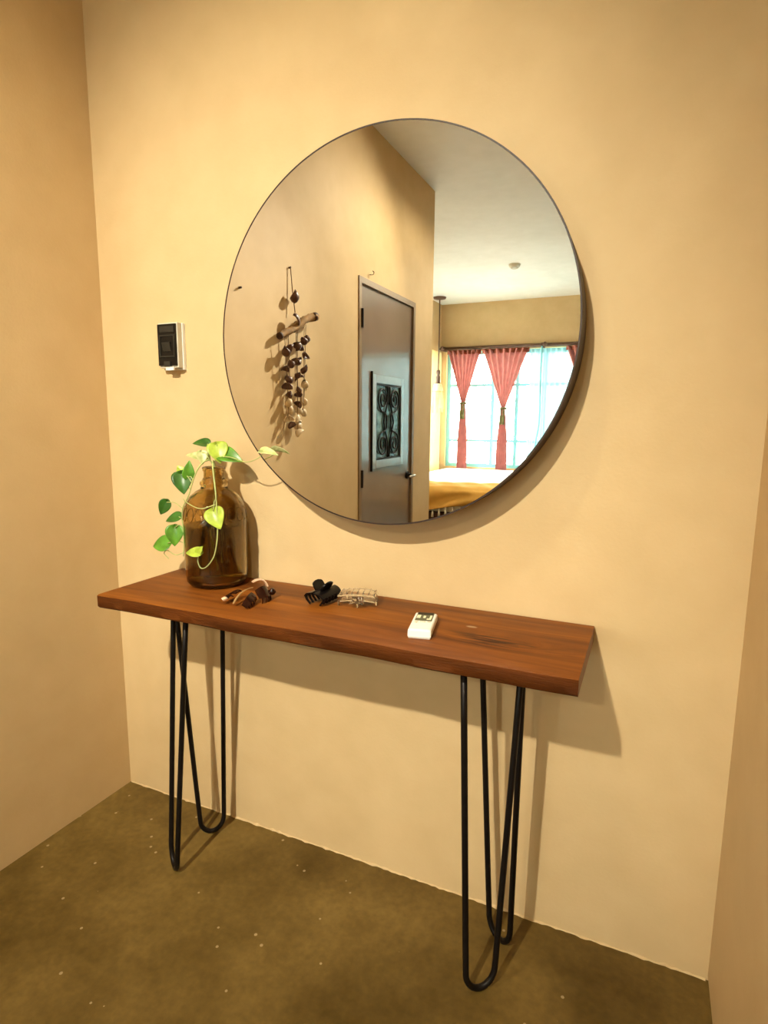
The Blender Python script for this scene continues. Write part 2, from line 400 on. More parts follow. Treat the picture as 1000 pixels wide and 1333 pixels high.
struct('wall_far_right', boxes((XE, XE + .15, YW - .15, -.62, 0, ZC)), M['wall'], 'tan plastered wall on the far right side of the room')
struct('wall_bedroom_near', boxes((XB - .15, -.15, YL, YL + .15, 0, ZC)), M['wall'], 'tan plastered wall on the near side of the bedroom')
SW = (-6.80, -5.55, 0.55, 2.12)        # side window y0 y1 z0 z1
struct('wall_bedroom_left', boxes((XB - .15, XB, YW - .15, SW[0], 0, ZC), (XB - .15, XB, SW[1], YL + .15, 0, ZC), (XB - .15, XB, SW[0], SW[1], 0, SW[2]), (XB - .15, XB, SW[0], SW[1], SW[3], ZC)), M['wall'], 'tan plastered bedroom side wall reflected beside the pendant')
WX0, WX1, WZ0, WZ1 = -1.19, 2.74, 0.55, 2.14
struct('wall_window', boxes((XB - .15, WX0, YW - .15, YW, 0, ZC), (WX1, XE + .15, YW - .15, YW, 0, ZC), (WX0, WX1, YW - .15, YW, 0, WZ0), (WX0, WX1, YW - .15, YW, WZ1, ZC)), M['wall'], 'tan wall above the curtained window in the mirror')
struct('ground', boxes((-9, 9, -16, YW - .2, -.3, -.12), (-9, XB - .2, YW - .2, 2, -.3, -.12)), M['ground'], 'pale terrace ground outside the bedroom windows', cat='ground')

# ragged plaster bead where the mirror wall meets the floor
rbd = random.Random(21)
bd_pts = [Vector((.004 + (XR - .008) * k / 150, -.001 - .0035 * rbd.random(), .002)) for k in range(151)]
bb = bmesh.new(); rows_ = []
for p in bd_pts:
    hgt = .0015 + .006 * rbd.random() ** 3; dep = .0015 + .004 * rbd.random() ** 2
    rows_.append([bb.verts.new(q) for q in ((p.x, 0, 0), (p.x, -dep, 0), (p.x, -dep * .8, hgt * .5), (p.x, 0, hgt))])
for a_, b_ in zip(rows_[:-1], rows_[1:]):
    for k in range(4): bb.faces.new((a_[k], a_[(k + 1) % 4], b_[(k + 1) % 4], b_[k]))
bb.faces.new(rows_[0]); bb.faces.new(rows_[-1])
struct('baseboard_back', bb, M['wall'], 'thin ragged plaster edge where the mirror wall meets the floor', cat='baseboard')

# windows: aqua painted steel, a grid of panes
def window(name, x0, x1, z0, z1, xs, zs, place, label):
    fr = bmesh.new(); t = .028
    for (a, b, c_, d) in ((x0, x0 + .05, z0, z1), (x1 - .05, x1, z0, z1), (x0 + .05, x1 - .05, z0, z0 + .05), (x0 + .05, x1 - .05, z1 - .05, z1)):
        box(fr, a, b, -t, t, c_, d)
    root = struct(name, fr, M['bluef'], label)
    place(root)
    for x in xs:
        o = obj('mullion', boxes((x - .022, x + .022, -t, t, z0 + .05, z1 - .05)), M['bluef'], root)
    for z in zs:
        ex = [x0 + .05] + [v for x in xs for v in (x - .022, x + .022)] + [x1 - .05]
        for k in range(0, len(ex), 2):
            obj('glazing_bar', boxes((ex[k], ex[k + 1], -t * .8, t * .8, z - .018, z + .018)), M['bluef'], root)
    gx = [x0 + .05] + [v for x in xs for v in (x - .022, x + .022)] + [x1 - .05]
    gz = [z0 + .05] + [v for z in zs for v in (z - .018, z + .018)] + [z1 - .05]
    for i in range(0, len(gx), 2):
        for j in range(0, len(gz), 2):
            obj('pane', boxes((gx[i], gx[i + 1], -.003, .003, gz[j], gz[j + 1])), M['pane'], root)
    return root
def pl1(o): o.location = (0, YW - .08, 0)
def pl2(o): o.location = (XB - .08, 0, 0); o.rotation_euler = (0, 0, PI / 2)
window('window_1', WX0, WX1, WZ0, WZ1, (-0.535, -0.205, 0.15, 0.66, 1.18, 1.70, 2.22), (0.92, 1.68), pl1, 'wide aqua steel window behind the curtains in the mirror')
window('window_2', SW[0], SW[1], SW[2], SW[3], (-6.18,), (0.92, 1.68), pl2, 'narrow bedroom side window beside the pendant')
# portals guide the daylight through the two openings
for nm, loc, rot_, sx, sy in (('window_portal', ((WX0 + WX1) / 2, YW - .17, (WZ0 + WZ1) / 2), (PI / 2, 0, 0), WX1 - WX0, WZ1 - WZ0),
                              ('side_window_portal', (XB - .17, (SW[0] + SW[1]) / 2, (SW[2] + SW[3]) / 2), (PI / 2, 0, -PI / 2), SW[1] - SW[0], SW[3] - SW[2])):
    ld = bpy.data.lights.new(nm, 'AREA'); ld.shape = 'RECTANGLE'; ld.size = sx; ld.size_y = sy; ld.cycles.is_portal = True
    lo = bpy.data.objects.new(nm, ld); C.objects.link(lo); lo.location = loc; lo.rotation_euler = rot_

# ceiling downlights, the bedroom one an added fill light
lens_m = mat('lamp_lens', (0.9, 0.8, 0.6), 0.4, 0, 0.0, 5, emis=((1.0, 0.84, 0.52), 40.0))
for x, y, beams, lab in LAMPS:
    t = thing('ceiling_downlight', lab, 'ceiling light', (x, y, ZC), 0, 'ceiling downlights')
    obj('trim_ring', lathe(bmesh.new(), [(.040, -.001), (.040, -.008), (.052, -.010), (.062, -.004), (.063, 0)], 40), M['white'], t, True)
    obj('lens', lathe(bmesh.new(), [(0, -.006), (.038, -.005), (.039, -.001)], 32), lens_m, t, True)
    for pw, lcol, cone, blend, aim in beams:
        ld = bpy.data.lights.new('downlight_bulb', 'SPOT'); ld.energy = pw; ld.color = lcol
        ld.spot_size = math.radians(cone); ld.spot_blend = blend; ld.shadow_soft_size = 0.032
        lo = bpy.data.objects.new('downlight_bulb', ld); C.objects.link(lo); lo.parent = t; lo.location = (0, 0, -.05)
        lo.rotation_euler = (Vector(aim) - Vector((x, y, ZC - .05))).to_track_quat('-Z', 'Y').to_euler()

# ================================================================== console table
TX0, TX1, TY0, TY1, TH, TT = 0.2715, 1.4155, -0.302, -0.005, 0.76, 0.0345
tab = thing('console_table', 'narrow brown wooden slab console table on black hairpin legs', 'table', (0, 0, 0))
def slab():
    bm = bmesh.new(); n = 90; rings = []
    rnd = random.Random(3)
    ph = [rnd.uniform(0, 6.28) for _ in range(6)]
    for i in range(n + 1):
        x = TX0 + (TX1 - TX0) * i / n
        w = .0016 * math.sin(x * 13 + ph[0]) + .0011 * math.sin(x * 29 + ph[1])
        wv = .0014 * math.sin(x * 21 + ph[2]) + .0010 * math.sin(x * 47 + ph[3])
        yf = TY0 + w
        ring = [(x, TY1, TH - .002), (x, TY1 - .002, TH), (x, yf + .007, TH), (x, yf + .002 , TH - .0025), (x, yf + .0015 + wv, TH - .013), (x, yf + .003 - wv, TH - TT + .005), (x, yf + .007, TH - TT), (x, TY1, TH - TT)]
        rings.append([bm.verts.new(p) for p in ring])
    for a, b in zip(rings[:-1], rings[1:]):
        for k in range(8): bm.faces.new((a[k], a[(k + 1) % 8], b[(k + 1) % 8], b[k]))
    bm.faces.new(rings[0][::-1]); bm.faces.new(rings[-1])
    return bm
top = obj('tabletop', slab(), M['wood'], tab, 0.7)
top.data.materials.append(mat('rough_slab_edge', (0.095, 0.025, 0.003), 0.65, 0, 0.35, 3, 0.5, 30, (2, 12, 12), spec=0.15))
for p in top.data.polygons:
    if p.normal.y < -.5: p.material_index = 1
top['label'] = 'brown wooden slab with a knot near its right end'
ROD = 0.0066; SPR, UW = 0.125, 0.067
zt = TH - TT
for (tx, ty, bx, by, ang) in ((.445, -.207, .414, -.235, -45 + 11.9), (.405, -.092, .412, -.082, 45 + 2.4), (1.249, -.217, 1.249, -.228, 45 - 4.9), (1.239, -.100, 1.257, -.092, -45 + 13.3)):
    d = Vector((math.cos(math.radians(ang)), math.sin(math.radians(ang)), 0))
    T = Vector((tx, ty, zt - .004)); B = Vector((bx, by, .045))
    R_ = UW / 2; pts = [T - d * SPR / 2]
    nlow = 10
    a0 = (B - d * R_)
    for k in range(1, 6): pts.append(pts[0].lerp(a0, k / 6))
    cz = ROD + R_ * 1.0
    for k in range(17):
        a = PI * k / 16
        p = Vector((bx, by, 0)) - d * R_ * math.cos(a); p.z = cz + .01 - (R_ + .01 ) * math.sin(a)
        pts.append(p)
    e = T + d * SPR / 2; b0 = pts[-1].copy()
    for k in range(1, 7): pts.append(b0.lerp(e, k / 6))
    leg = obj('leg', tube(bmesh.new(), pts, ROD, 14), M['iron'], tab, True)
    pc = (T.x, T.y)
    pb = bmesh.new(); box(pb, -SPR / 2 - .014, SPR / 2 + .014, -.022, .022, zt - .005, zt)
    bmesh.ops.rotate(pb, verts=pb.verts, cent=(0, 0, 0), matrix=Matrix.Rotation(math.radians(ang), 3, 'Z')); bmesh.ops.translate(pb, verts=pb.verts, vec=(T.x, T.y, 0))
    obj('mounting_plate', pb, M['iron'], leg)

# ================================================================== round mirror
MX, MZ, MR, MG = 0.9365, 1.382, 0.425, 0.085
mir = thing('round_mirror', 'large round frameless mirror with thin dark rim on the tan wall', 'mirror', (MX, 0, MZ))
obj('rim', lathe(bmesh.new(), [(MR - .012, -.0005), (MR + .0008, -.0005), (MR + .0018, -MG + .002), (MR + .0012, -MG - .0004), (MR - .0018, -MG - .0004), (MR - .0018, -MG + .004), (MR - .012, -MG + .006), (MR - .012, -.0005)], 160, 'y'), M['rim'], mir, 0.6)
obj('mirror_glass', lathe(bmesh.new(), [(0, -MG + .005), (MR - .002, -MG + .005), (MR - .002, -MG), (0, -MG)], 160, 'y'), M['mirror'], mir)

# ================================================================== wall switch box
sb = thing('breaker_box', 'small white wall box with a black cover left of the mirror', 'switch', (.2765, 0, 1.391))
hx, hz = .0320, .0555
obj('back_plate', boxes((-hx - .002, hx + .0045, -.011, 0, -hz - .010, hz + .004)), M['white'], sb, bevel=.002)
obj('housing', boxes((-hx - .001, hx + .0025, -.028, -.011, -hz - .005, hz + .004)), M['beige'], sb, bevel=.002)
cov = obj('cover', boxes((-hx + .0005, hx - .0005, -.034, -.028, -hz + .001, hz)), M['smoke'], sb, bevel=.0015)
obj('cover_panel', boxes((-hx + .010, hx - .004, -.0355, -.034, hz - .022, hz - .006)), M['smoke2'], cov, bevel=.0006)
obj('recess_frame', boxes((-hx + .008, -hx + .011, -.0365, -.034, -.032, .026), (hx - .006, hx - .003, -.0365, -.034, -.032, .026), (-hx + .011, hx - .006, -.0365, -.034, .023, .026), (-hx + .011, hx - .006, -.0365, -.034, -.032, -.029)), M['smoke2'], cov)
tg = bmesh.new(); box(tg, -.014, .014, -.006, 0, -.012, .012)
bmesh.ops.rotate(tg, verts=tg.verts, cent=(0, 0, 0), matrix=Matrix.Rotation(.30, 3, 'X')); bmesh.ops.translate(tg, verts=tg.verts, vec=(.002, -.0325, -.004))
obj('toggle', tg, M['smoke2'], cov, bevel=.0015)
obj('latch', boxes((-.010, .012, -.037, -.032, -hz - .001, -hz + .012)), M['smoke2'], sb, bevel=.001)
obj('latch_tab', boxes((-.008, .020, -.033, -.028, -hz - .012, -hz - .002)), M['white'], sb, bevel=.001)

# ================================================================== bottle with a vine
BX, BY = .467, -.0865
bot = thing('glass_bottle', 'fat amber glass bottle with a short neck on the table', 'bottle', (BX, BY, TH))
po = [(0, .004), (.050, .003), (.062, .0005), (.072, .004), (.078, .013), (.0805, .03), (.0812, .10), (.081, .175), (.0785, .198), (.072, .219), (.061, .236), (.047, .248), (.036, .254), (.0335, .260), (.0365, .265), (.0365, .271), (.030, .277), (.0265, .283), (.0255, .298), (.0285, .301), (.0285, .309), (.0255, .311)]
pi_ = [(.0215, .309), (.0205, .30), (.0215, .275), (.029, .256), (.044, .243), (.058, .231), (.0685, .215), (.0745, .196), (.0768, .174), (.0768, .10), (.0760, .03), (.072, .014), (.060, .010), (0, .012)]
obj('bottle_glass', lathe(bmesh.new(), po + pi_, 64), M['glassb'], bot, True)
wt = [(0, .0125), (.060, .0105), (.0716, .0145), (.0756, .03), (.0764, .10), (.0758, .160), (0, .160)]
obj('water', lathe(bmesh.new(), wt, 48), M['water'], bot, 0.6)
# raised band of ornament on the shoulder
for k in range(18):
    a = 2 * PI * k / 18
    pts = []
    for q in range(15):
        b_ = 2 * PI * q / 14
        aa = a + .145 * math.cos(b_); zz = .192 + .018 * math.sin(b_)
        rr = (.081 if zz < .175 else .081 - .0025 * (zz - .175) / .023 if zz < .198 else .0785 - .0065 * (zz - .198) / .021) + .0002
        pts.append((rr * math.cos(aa), rr * math.sin(aa), zz))
    obj('relief_ring', tube(bmesh.new(), pts, .0012, 6), M['glassb'], bot, True)
# vine
vine = thing('pothos_vine', 'green trailing pothos vine growing out of the amber bottle', 'plant', (BX, BY, TH + .30))
OFF = Vector((BX, BY, TH + .30))
def vpath(name, pts, r, material, r1=None):
    return obj(name, tube(bmesh.new(), [p - OFF for p in smooth_path(pts, 6)], r, 7, r1), material, vine, True)
cutL = vpath('stem', [(.470, -.088, .80), (.463, -.095, .90), (.467, -.088, 1.0), (.468, -.088, 1.06), (.462, -.096, 1.088), (.445, -.112, 1.074), (.428, -.120, 1.037), (.414, -.124, .996), (.391, -.123, .960), (.387, -.121, .923), (.389, -.121, .882), (.386, -.122, .832)], .0021, M['stem'], .0014)
cutF = vpath('stem', [(.478, -.084, .82), (.474, -.080, .92), (.469, -.085, 1.02), (.474, -.090, 1.075), (.490, -.115, 1.088), (.512, -.142, 1.070), (.530, -.158, 1.03), (.537, -.164, 1.0), (.545, -.172, .92), (.534, -.173, .862), (.511, -.175, .830), (.491, -.175, .823), (.480, -.173, .838), (.482, -.173, .853)], .0021, M['stem'], .0013)
vpath('stem', [(.462, -.080, .84), (.464, -.085, .98), (.468, -.088, 1.07), (.485, -.088, 1.093), (.53, -.098, 1.098), (.585, -.106, 1.088), (.622, -.109, 1.098), (.640, -.110, 1.110)], .0016, M['stem'], .0011)
for k in range(15):
    a = random.uniform(0, 6.28); r = random.uniform(.012, .052)
    vpath('root', [(BX + .01 * math.cos(a), BY + .01 * math.sin(a), .96), (BX + r * math.cos(a), BY + r * math.sin(a), .89), (BX + r * 1.2 * math.cos(a + .4), BY + r * 1.2 * math.sin(a + .4), .79)], .0024, M['root'], .0012)
def leaf(center, tip, normal, length, width, kind, anchor=None, fold=.25, curl=.18):
    """heart-shaped leaf; center of blade, direction to tip, face normal"""
    t = Vector(tip).normalized(); n = Vector(normal); n = (n - t * n.dot(t)).normalized(); s = t.cross(n)
    c = Vector(center) - OFF
    def fn(u, v):
        a = u                      # along the midrib 0 base .. 1 tip
        hw = width * .5 * (math.sin(PI * min(1, a ** .62)) ** .8) * (1.08 - .25 * a)
        hw = max(hw, .0003)
        q = (v - .5) * 2
        back = -.10 * length * (abs(q) ** 1.5) * (1 - a) ** 2 * 1.6     # lobes behind the stalk
        p = t * ((a - .5) * length + back) + s * (q * hw) + n * (fold * hw * (abs(q) ** 1.3) - curl * length * (a - .45) ** 2 * 1.6)
        return c + p
    o = obj('leaf', sheet(bmesh.new(), fn, 14, 8, .0006), LEAF[kind], vine, True)
    o2 = None
    if anchor:
        base = Vector(center) - t * length * .5
        A = Vector(anchor); mid = (A + base) / 2 + Vector((0, 0, .006))
        obj('leaf_stalk', tube(bmesh.new(), [p - OFF for p in smooth_path([A, mid, base + t * length * .06], 5)], .0012, 6), M['stem'], o, True)
    return o
CV = Vector((.62, -.72, .25))      # towards the room
leaf((.428, -.088, 1.130), (-.6, -.3, .05), (.25, -.45, .85), .042, .040, 'dark', (.452, -.092, 1.088))
leaf((.492, -.095, 1.106), (.35, -.2, -.9), (.5, -.75, .45), .052, .054, 'lime', (.470, -.088, 1.10))
leaf((.524, -.085, 1.098), (.85, .1, -.25), (.1, -.75, .6), .066, .046, 'mid', (.480, -.088, 1.095))
leaf((.420, -.096, 1.097), (-.85, -.35, .18), (.3, -.5, .85), .058, .038, 'pale', (.455, -.094, 1.089))
leaf((.446, -.104, 1.093), (.2, -.2, -.95), (.6, -.7, .2), .034, .030, 'pale', (.462, -.096, 1.09))
leaf((.415, -.120, 1.064), (.10, .0, .95), (.55, -.8, .15), .046, .032, 'mid', (.428, -.120, 1.037))
leaf((.384, -.118, 1.062), (-.5, -.1, .75), (.6, -.7, .4), .026, .026, 'lime', (.420, -.121, 1.022))
leaf((.400, -.128, 1.027), (.25, -.2, -.9), (.5, -.8, .35), .056, .054, 'dark', (.424, -.121, 1.030))
leaf((.377, -.120, 1.036), (-.9, -.1, .1), (.2, -.6, .75), .030, .026, 'dark', (.418, -.122, 1.01))
leaf((.322, -.120, .956), (-.45, -.1, -.75), (.5, -.8, .25), .044, .034, 'dark', (.391, -.123, .960))
leaf((.356, -.125, .931), (-.85, -.2, -.25), (.3, -.6, .75), .046, .036, 'dark', (.387, -.121, .918))
leaf((.366, -.130, .884), (.0, -.1, -.95), (.5, -.85, .2), .052, .048, 'mid', (.387, -.121, .910))
leaf((.306, -.122, .856), (-.9, -.1, -.2), (.25, -.8, .45), .056, .046, 'mid', (.388, -.121, .868))
leaf((.543, -.172, .950), (.45, -.1, -.8), (.4, -.85, .3), .052, .050, 'lime', (.538, -.166, 1.0))
leaf((.470, -.179, .862), (-.95, -.15, -.05), (.2, -.7, .65), .044, .030, 'lime', (.482, -.173, .853))
leaf((.492, -.178, .870), (.6, 0, .7), (.4, -.8, .4), .026, .020, 'lime', (.482, -.173, .853))
leaf((.660, -.112, 1.114), (.93, -.02, -.12), (.1, -.62, .75), .052, .024, 'pale', (.640, -.110, 1.110), .5)
vpath('tendril', [(.388, -.121, .842), (.360, -.124, .833), (.330, -.122, .842), (.317, -.121, .832), (.335, -.124, .820)], .0011, M['stem'])
vpath('tendril', [(.405, -.124, .975), (.428, -.158, .992), (.462, -.180, .986), (.505, -.184, .976), (.538, -.168, .986)], .0011, M['stem'])

# ================================================================== hair clips and the remote
def arc_jaw(side, L, W, H, t, teeth=6):
    """one curved comb jaw of a claw clip, along local y; side -1 / +1"""
    bm = bmesh.new()
    def fn(u, v):
        a = u * 1.25
        return (side * (W * .12 + W * .88 * math.sin(a) / math.sin(1.25)), (v - .5) * L * (1 - .12 * u), H * (.55 + .45 * math.cos(a * 1.1)) * .8)
    sheet(bm, fn, 8, 10, t)
    for k in range(teeth):
        y = (-.5 + (k + .5) / teeth) * L * .86
        p0 = Vector(fn(1, .5)); p0.y = y
        tube(bm, [p0, p0 + Vector((-side * W * .10, 0, -H * .20)), p0 + Vector((-side * W * .45, 0, -p0.z + t * .8))], t * 1.55, 6, t * .8)
    return bm
def handle_tab(side, L, H, t, zb, tilt, xo=.004):
    bm = bmesh.new()
    def fn(u, v):
        h = u * H
        wv = L * (.5 + .14 * math.sin(PI * u)) * (1 if u < .8 else math.sqrt(max(.12, 1 - ((u - .8) / .2) ** 2)))
        return (side * (xo + h * math.sin(tilt)), (v - .5) * wv, zb + h * math.cos(tilt))
    return sheet(bm, fn, 10, 6, t)
def claw_clip(name, label, loc, rz, L, W, H, material, hm=None, spring=None):
    t_ = thing(name, label, 'hair clip', loc, rz, 'hair clips on the table')
    for s in (-1, 1):
        obj('jaw', arc_jaw(s, L, W, H, .0028), material, t_, 0.8)
        obj('handle', handle_tab(s, L * .72, H * .72, .0032, H * .70, .55), hm or material, t_, 0.8)
    obj('hinge', tube(bmesh.new(), [(0, -L * .34, H * .76), (0, L * .34, H * .76)], .0042, 10), spring or material, t_, True)
    return t_
claw_clip('claw_clip', 'black claw hair clip on the table between the other two', (.806, -.112, TH), -.10, .088, .026, .040, M['black'])

# brown one lies open on its side
bc = thing('claw_clip', 'dark brown and beige hair clip lying open beside the bottle', 'hair clip', (.640, -.185, TH + .003), .35, 'hair clips on the table')
def curved_plate(c_, d_, n_, length, width, bend, t, teeth=0):
    d_ = Vector(d_).normalized(); n_ = Vector(n_); n_ = (n_ - d_ * n_.dot(d_)).normalized(); s = d_.cross(n_)
    bm = bmesh.new()
    def fn(u, v):
        a = (u - .5) * 2
        wv = width * (1 - .25 * a * a)
        return Vector(c_) + d_ * (a * length / 2) + s * ((v - .5) * wv) + n_ * (bend * (1 - a * a))
    sheet(bm, fn, 10, 5, t)
    for k in range(teeth):
        u = .15 + .7 * k / max(1, teeth - 1)
        p = Vector(fn(u, 1)); q = p + s * width * .35 - n_ * width * .30
        tube(bm, [p - s * .002, (p + q) / 2 + n_ * .001, q], t * .7, 6, t * .35)
    return bm
obj('jaw', curved_plate((-.036, -.004, .012), (.35, .9, .12), (-.5, .1, .85), .046, .022, .006, .004, 4), M['brown'], bc, 0.8)
obj('jaw', curved_plate((.014, -.036, .011), (.10, .95, .20), (.6, -.2, .75), .058, .018, .006, .004, 5), M['brown'], bc, 0.8)
obj('jaw', curved_plate((.036, .006, .016), (.35, .85, -.1), (.55, -.5, .6), .044, .030, .008, .004, 4), M['brown'], bc, 0.8)
obj('spring_arm', curved_plate((-.008, -.008, .014), (.25, .95, .18), (-.4, .1, .9), .086, .006, .008, .0022), M['tan'], bc, 0.8)
obj('handle', curved_plate((.020, .036, .030), (.75, .45, -.35), (-.1, .1, .95), .040, .016, .012, .0032), M['pink'], bc, 0.8)
obj('end_cap', curved_plate((-.046, -.030, .010), (.7, .6, .1), (-.2, -.5, .8), .012, .010, .002, .004), M['pink'], bc, 0.8)
obj('knob', lathe(bmesh.new(), [(0, -.009), (.006, -.007), (.0095, 0), (.006, .007), (0, .009)], 14, 'z', (.052, .030, .014)), M['brown'], bc, True)

# clear one, resting on its teeth
cc = thing('claw_clip', 'clear transparent hair clip right of the black clip', 'hair clip', (.888, -.086, TH), .30, 'hair clips on the table')
def cl_plate(x0, x1, y0, y1, z, sag, t):
    return sheet(bmesh.new(), lambda u, v: (x0 + (x1 - x0) * u, y0 + (y1 - y0) * v, z + sag * (1 - (2 * u - 1) ** 2)), 10, 4, t)
jt = obj('jaw', cl_plate(-.046, .046, -.020, .030, .022, .005, .003), M['clear'], cc, 0.8)
for k in range(7):
    x = -.040 + .080 * k / 6
    obj('ridge', tube(bmesh.new(), [(x, -.018, .0262 + .004 * (1 - (x / .046) ** 2)), (x, .028, .0262 + .004 * (1 - (x / .046) ** 2))], .0013, 6), M['clear'], jt, True)
obj('jaw', cl_plate(-.040, .044, -.022, .018, .011, .003, .0028), M['clear'], cc, 0.8)
for x, y in ((-.042, -.022), (.004, -.034), (.044, -.010), (-.030, .028), (.036, .030)):
    obj('tooth', tube(bmesh.new(), [(x, y, .022), (x * 1.04, y - .006, .014), (x * 1.02, y - .003, .0022)], .0026, 8, .0018), M['clear'], cc, True)
obj('hinge', tube(bmesh.new(), [(-.010, -.026, .019), (.016, -.026, .019)], .0052, 10), M['clear'], cc, True)
obj('spring', tube(bmesh.new(), [(.003 + .0058 * math.cos(a * .9) * .0 + .0011 * a, -.026 + .0060 * math.cos(a), .019 + .0060 * math.sin(a)) for a in [k * .5 for k in range(26)]], .0007, 5), M['steel'], cc, True)
obj('handle', cl_plate(-.014, .018, -.042, -.024, .012, .003, .0028), M['clear'], cc, 0.8)

rem = thing('remote_control', 'small white air conditioner remote control with a grey display', 'remote', (1.0895, -.184, TH), math.radians(12.4))
RW, RL, RH = .0235, .058, .0185
def remote_body():
    bm = bmesh.new(); prof = [(-RL, .004), (-RL + .002, RH - .003), (-RL + .006, RH), (RL - .008, RH), (RL - .002, RH - .003), (RL, .004), (RL - .002, 0), (-RL + .002, 0)]
    rows = []
    for x, k in ((-RW, .0), (-RW + .002, .002), (RW - .002, .002), (RW, .0)):
        rows.append([bm.verts.new((x, y * (1 if k else .99), z if k else .003 + (z - .0) * .72)) for y, z in prof])
    for a, b in zip(rows[:-1], rows[1:]):
        for i in range(8): bm.faces.new((a[i], a[(i + 1) % 8], b[(i + 1) % 8], b[i]))
    bm.faces.new(rows[0]); bm.faces.new(rows[-1][::-1])
    return bm
obj('body', remote_body(), M['white'], rem)
disp = obj('display', boxes((-.0178, .0178, .000, .053, RH - .0002, RH + .0008)), M['lcd'], rem)
disp['label'] = 'grey liquid crystal display'
obj('display_band', boxes((-.0165, .0165, .037, .051, RH + .0008, RH + .0011)), M['lcdk'], disp)
def seg(x0, x1, y0, y1): obj('display_segment', boxes((x0, x1, y0, y1, RH + .0008, RH + .0012)), M['lcdw'], disp)
seg(-.0165, -.0085, .014, .034); seg(-.0025, .0025, .016, .030); seg(.0060, .0150, .006, .014); seg(.0110, .0155, .014, .034)
for x, y, w_, h_ in ((-.013, -.007, .0035, .0022), (0, -.008, .006, .003), (-.014, -.014, .003, .002), (.013, -.007, .0035, .0022)):
    obj('button', boxes((x - w_, x + w_, y - h_, y + h_, RH - .0002, RH + .0014)), M['beige'], rem, bevel=.0006)
obj('slide_cover', boxes((-.0205, .0205, -.052, -.018, RH - .0002, RH + .0008)), M['white'], rem, bevel=.0004)

# ================================================================== left wall: shell chime, nails, door
def on_wall(y, z, x=0): return Vector((x, y, z))
chy = -1.17
ch = thing('shell_wind_chime', 'shell and driftwood wind chime hanging on the left wall', 'wind chime', (0, chy, 1.85))
def lp(y, z, x): return (x, y - chy, z - 1.85)
obj('nail', tube(bmesh.new(), [lp(chy, 1.846, -.01), lp(chy, 1.850, .010)], .004, 8), M['driftend'], ch, True)
obj('cord', tube(bmesh.new(), [lp(chy, 1.848, .008), lp(chy - .006, 1.74, .014), lp(chy - .01, 1.66, .022)], .0022, 6), M['cord'], ch, True)
def shell_mesh(s, kind=0):
    bm = bmesh.new()
    if kind == 0:    # spiral cone
        lathe(bm, [(0, .95 * s), (.30 * s, .55 * s), (.62 * s, .1 * s), (.70 * s, -.25 * s), (.42 * s, -.65 * s), (0, -.85 * s)], 10)
        for v in bm.verts: v.co.x *= .8; v.co.x += .12 * s * math.sin(v.co.z / s * 3)
    else:            # cup shaped half shell
        def fn(u, v):
            a = (u - .5) * PI * 1.0; b = v * PI * .62
            return (.55 * s * math.cos(a) * math.sin(b) * .8, .85 * s * math.sin(a) * math.sin(b), s * (.6 - 1.1 * v))
        sheet(bm, fn, 8, 6, .12 * s)
    return bm
o = obj('shell', shell_mesh(.034, 0), M['shell'], ch, True); o.location = lp(chy - .002, 1.725, .028)
o = obj('shell', shell_mesh(.034, 1), M['shell'], ch, True); o.location = lp(chy - .004, 1.632, .034); o.rotation_euler = (.9, 0, 0)
dw = smooth_path([lp(-1.055, 1.545, .024), lp(-1.12, 1.572, .026), lp(-1.18, 1.598, .026), lp(-1.25, 1.640, .028), lp(-1.325, 1.664, .040)], 6)
drift = obj('driftwood', tube(bmesh.new(), dw, .013, 10, .018), M['drift'], ch, True)
for v in drift.data.vertices: v.co += Vector((random.uniform(-1, 1), random.uniform(-1, 1), random.uniform(-1, 1))) * .0035
obj('driftwood_end', tube(bmesh.new(), [dw[-1] + (dw[-5] - dw[-1]) * .4, dw[-1] + (dw[-1] - dw[-2]) * .3], .0195, 10), M['driftend'], drift, True)
obj('driftwood_end', tube(bmesh.new(), [dw[0] + (dw[2] - dw[0]) * .3, dw[0] - (dw[1] - dw[0]) * .5], .015, 10), M['driftend'], drift, True)
sm = [shell_mesh(1.0, 0), shell_mesh(1.0, 1)]; SM = []
for k, b in enumerate(sm):
    for mk in ('shell', 'shell2'):
        me = bpy.data.meshes.new('shell'); b.to_mesh(me); me.materials.append(M[mk])
        for p in me.polygons: p.use_smooth = True
        SM.append(me)
rs = random.Random(11)
strands = ((-1.080, 1.545, 1.19, .032), (-1.120, 1.56, 1.165, .024), (-1.155, 1.57, 1.13, .042), (-1.190, 1.585, 1.16, .026), (-1.225, 1.60, 1.22, .040), (-1.262, 1.62, 1.27, .026))
for (y, z0, z1, x) in strands:
    lean = (chy - y) * .25
    st = obj('strand', tube(bmesh.new(), [lp(y, z0, x), lp(y + lean * .5, (z0 + z1) / 2, x), lp(y + lean, z1, x)], .0014, 5), M['cord'], ch)
    n = int((z0 - z1) / .062)
    for k in range(n):
        f = (k + .9) / n
        me = SM[rs.choice((0, 0, 2)) if f < .62 else rs.choice((1, 3, 3, 2))]
        s_ = bpy.data.objects.new('shell', me); C.objects.link(s_); s_.parent = st
        sc = rs.uniform(.022, .031); s_.scale = (sc, sc, sc)
        s_.location = lp(y + lean * f + rs.uniform(-.008, .008), z0 + (z1 - z0) * f, x + rs.uniform(-.003, .008)); s_.rotation_euler = (rs.uniform(-.9, .9), rs.uniform(-.6, .6), rs.uniform(0, 6.28))
tag(obj('nail', tube(bmesh.new(), [(-.01, -.817, 1.694), (.012, -.817, 1.696)], .0045, 8), M['driftend'], None, True), 'tiny dark nail head on the left wall before the chime', 'nail')
hk = smooth_path([(-.01, -1.985, 1.995), (.020, -1.985, 1.992), (.026, -1.985, 2.004), (.018, -1.985, 2.012)], 5)
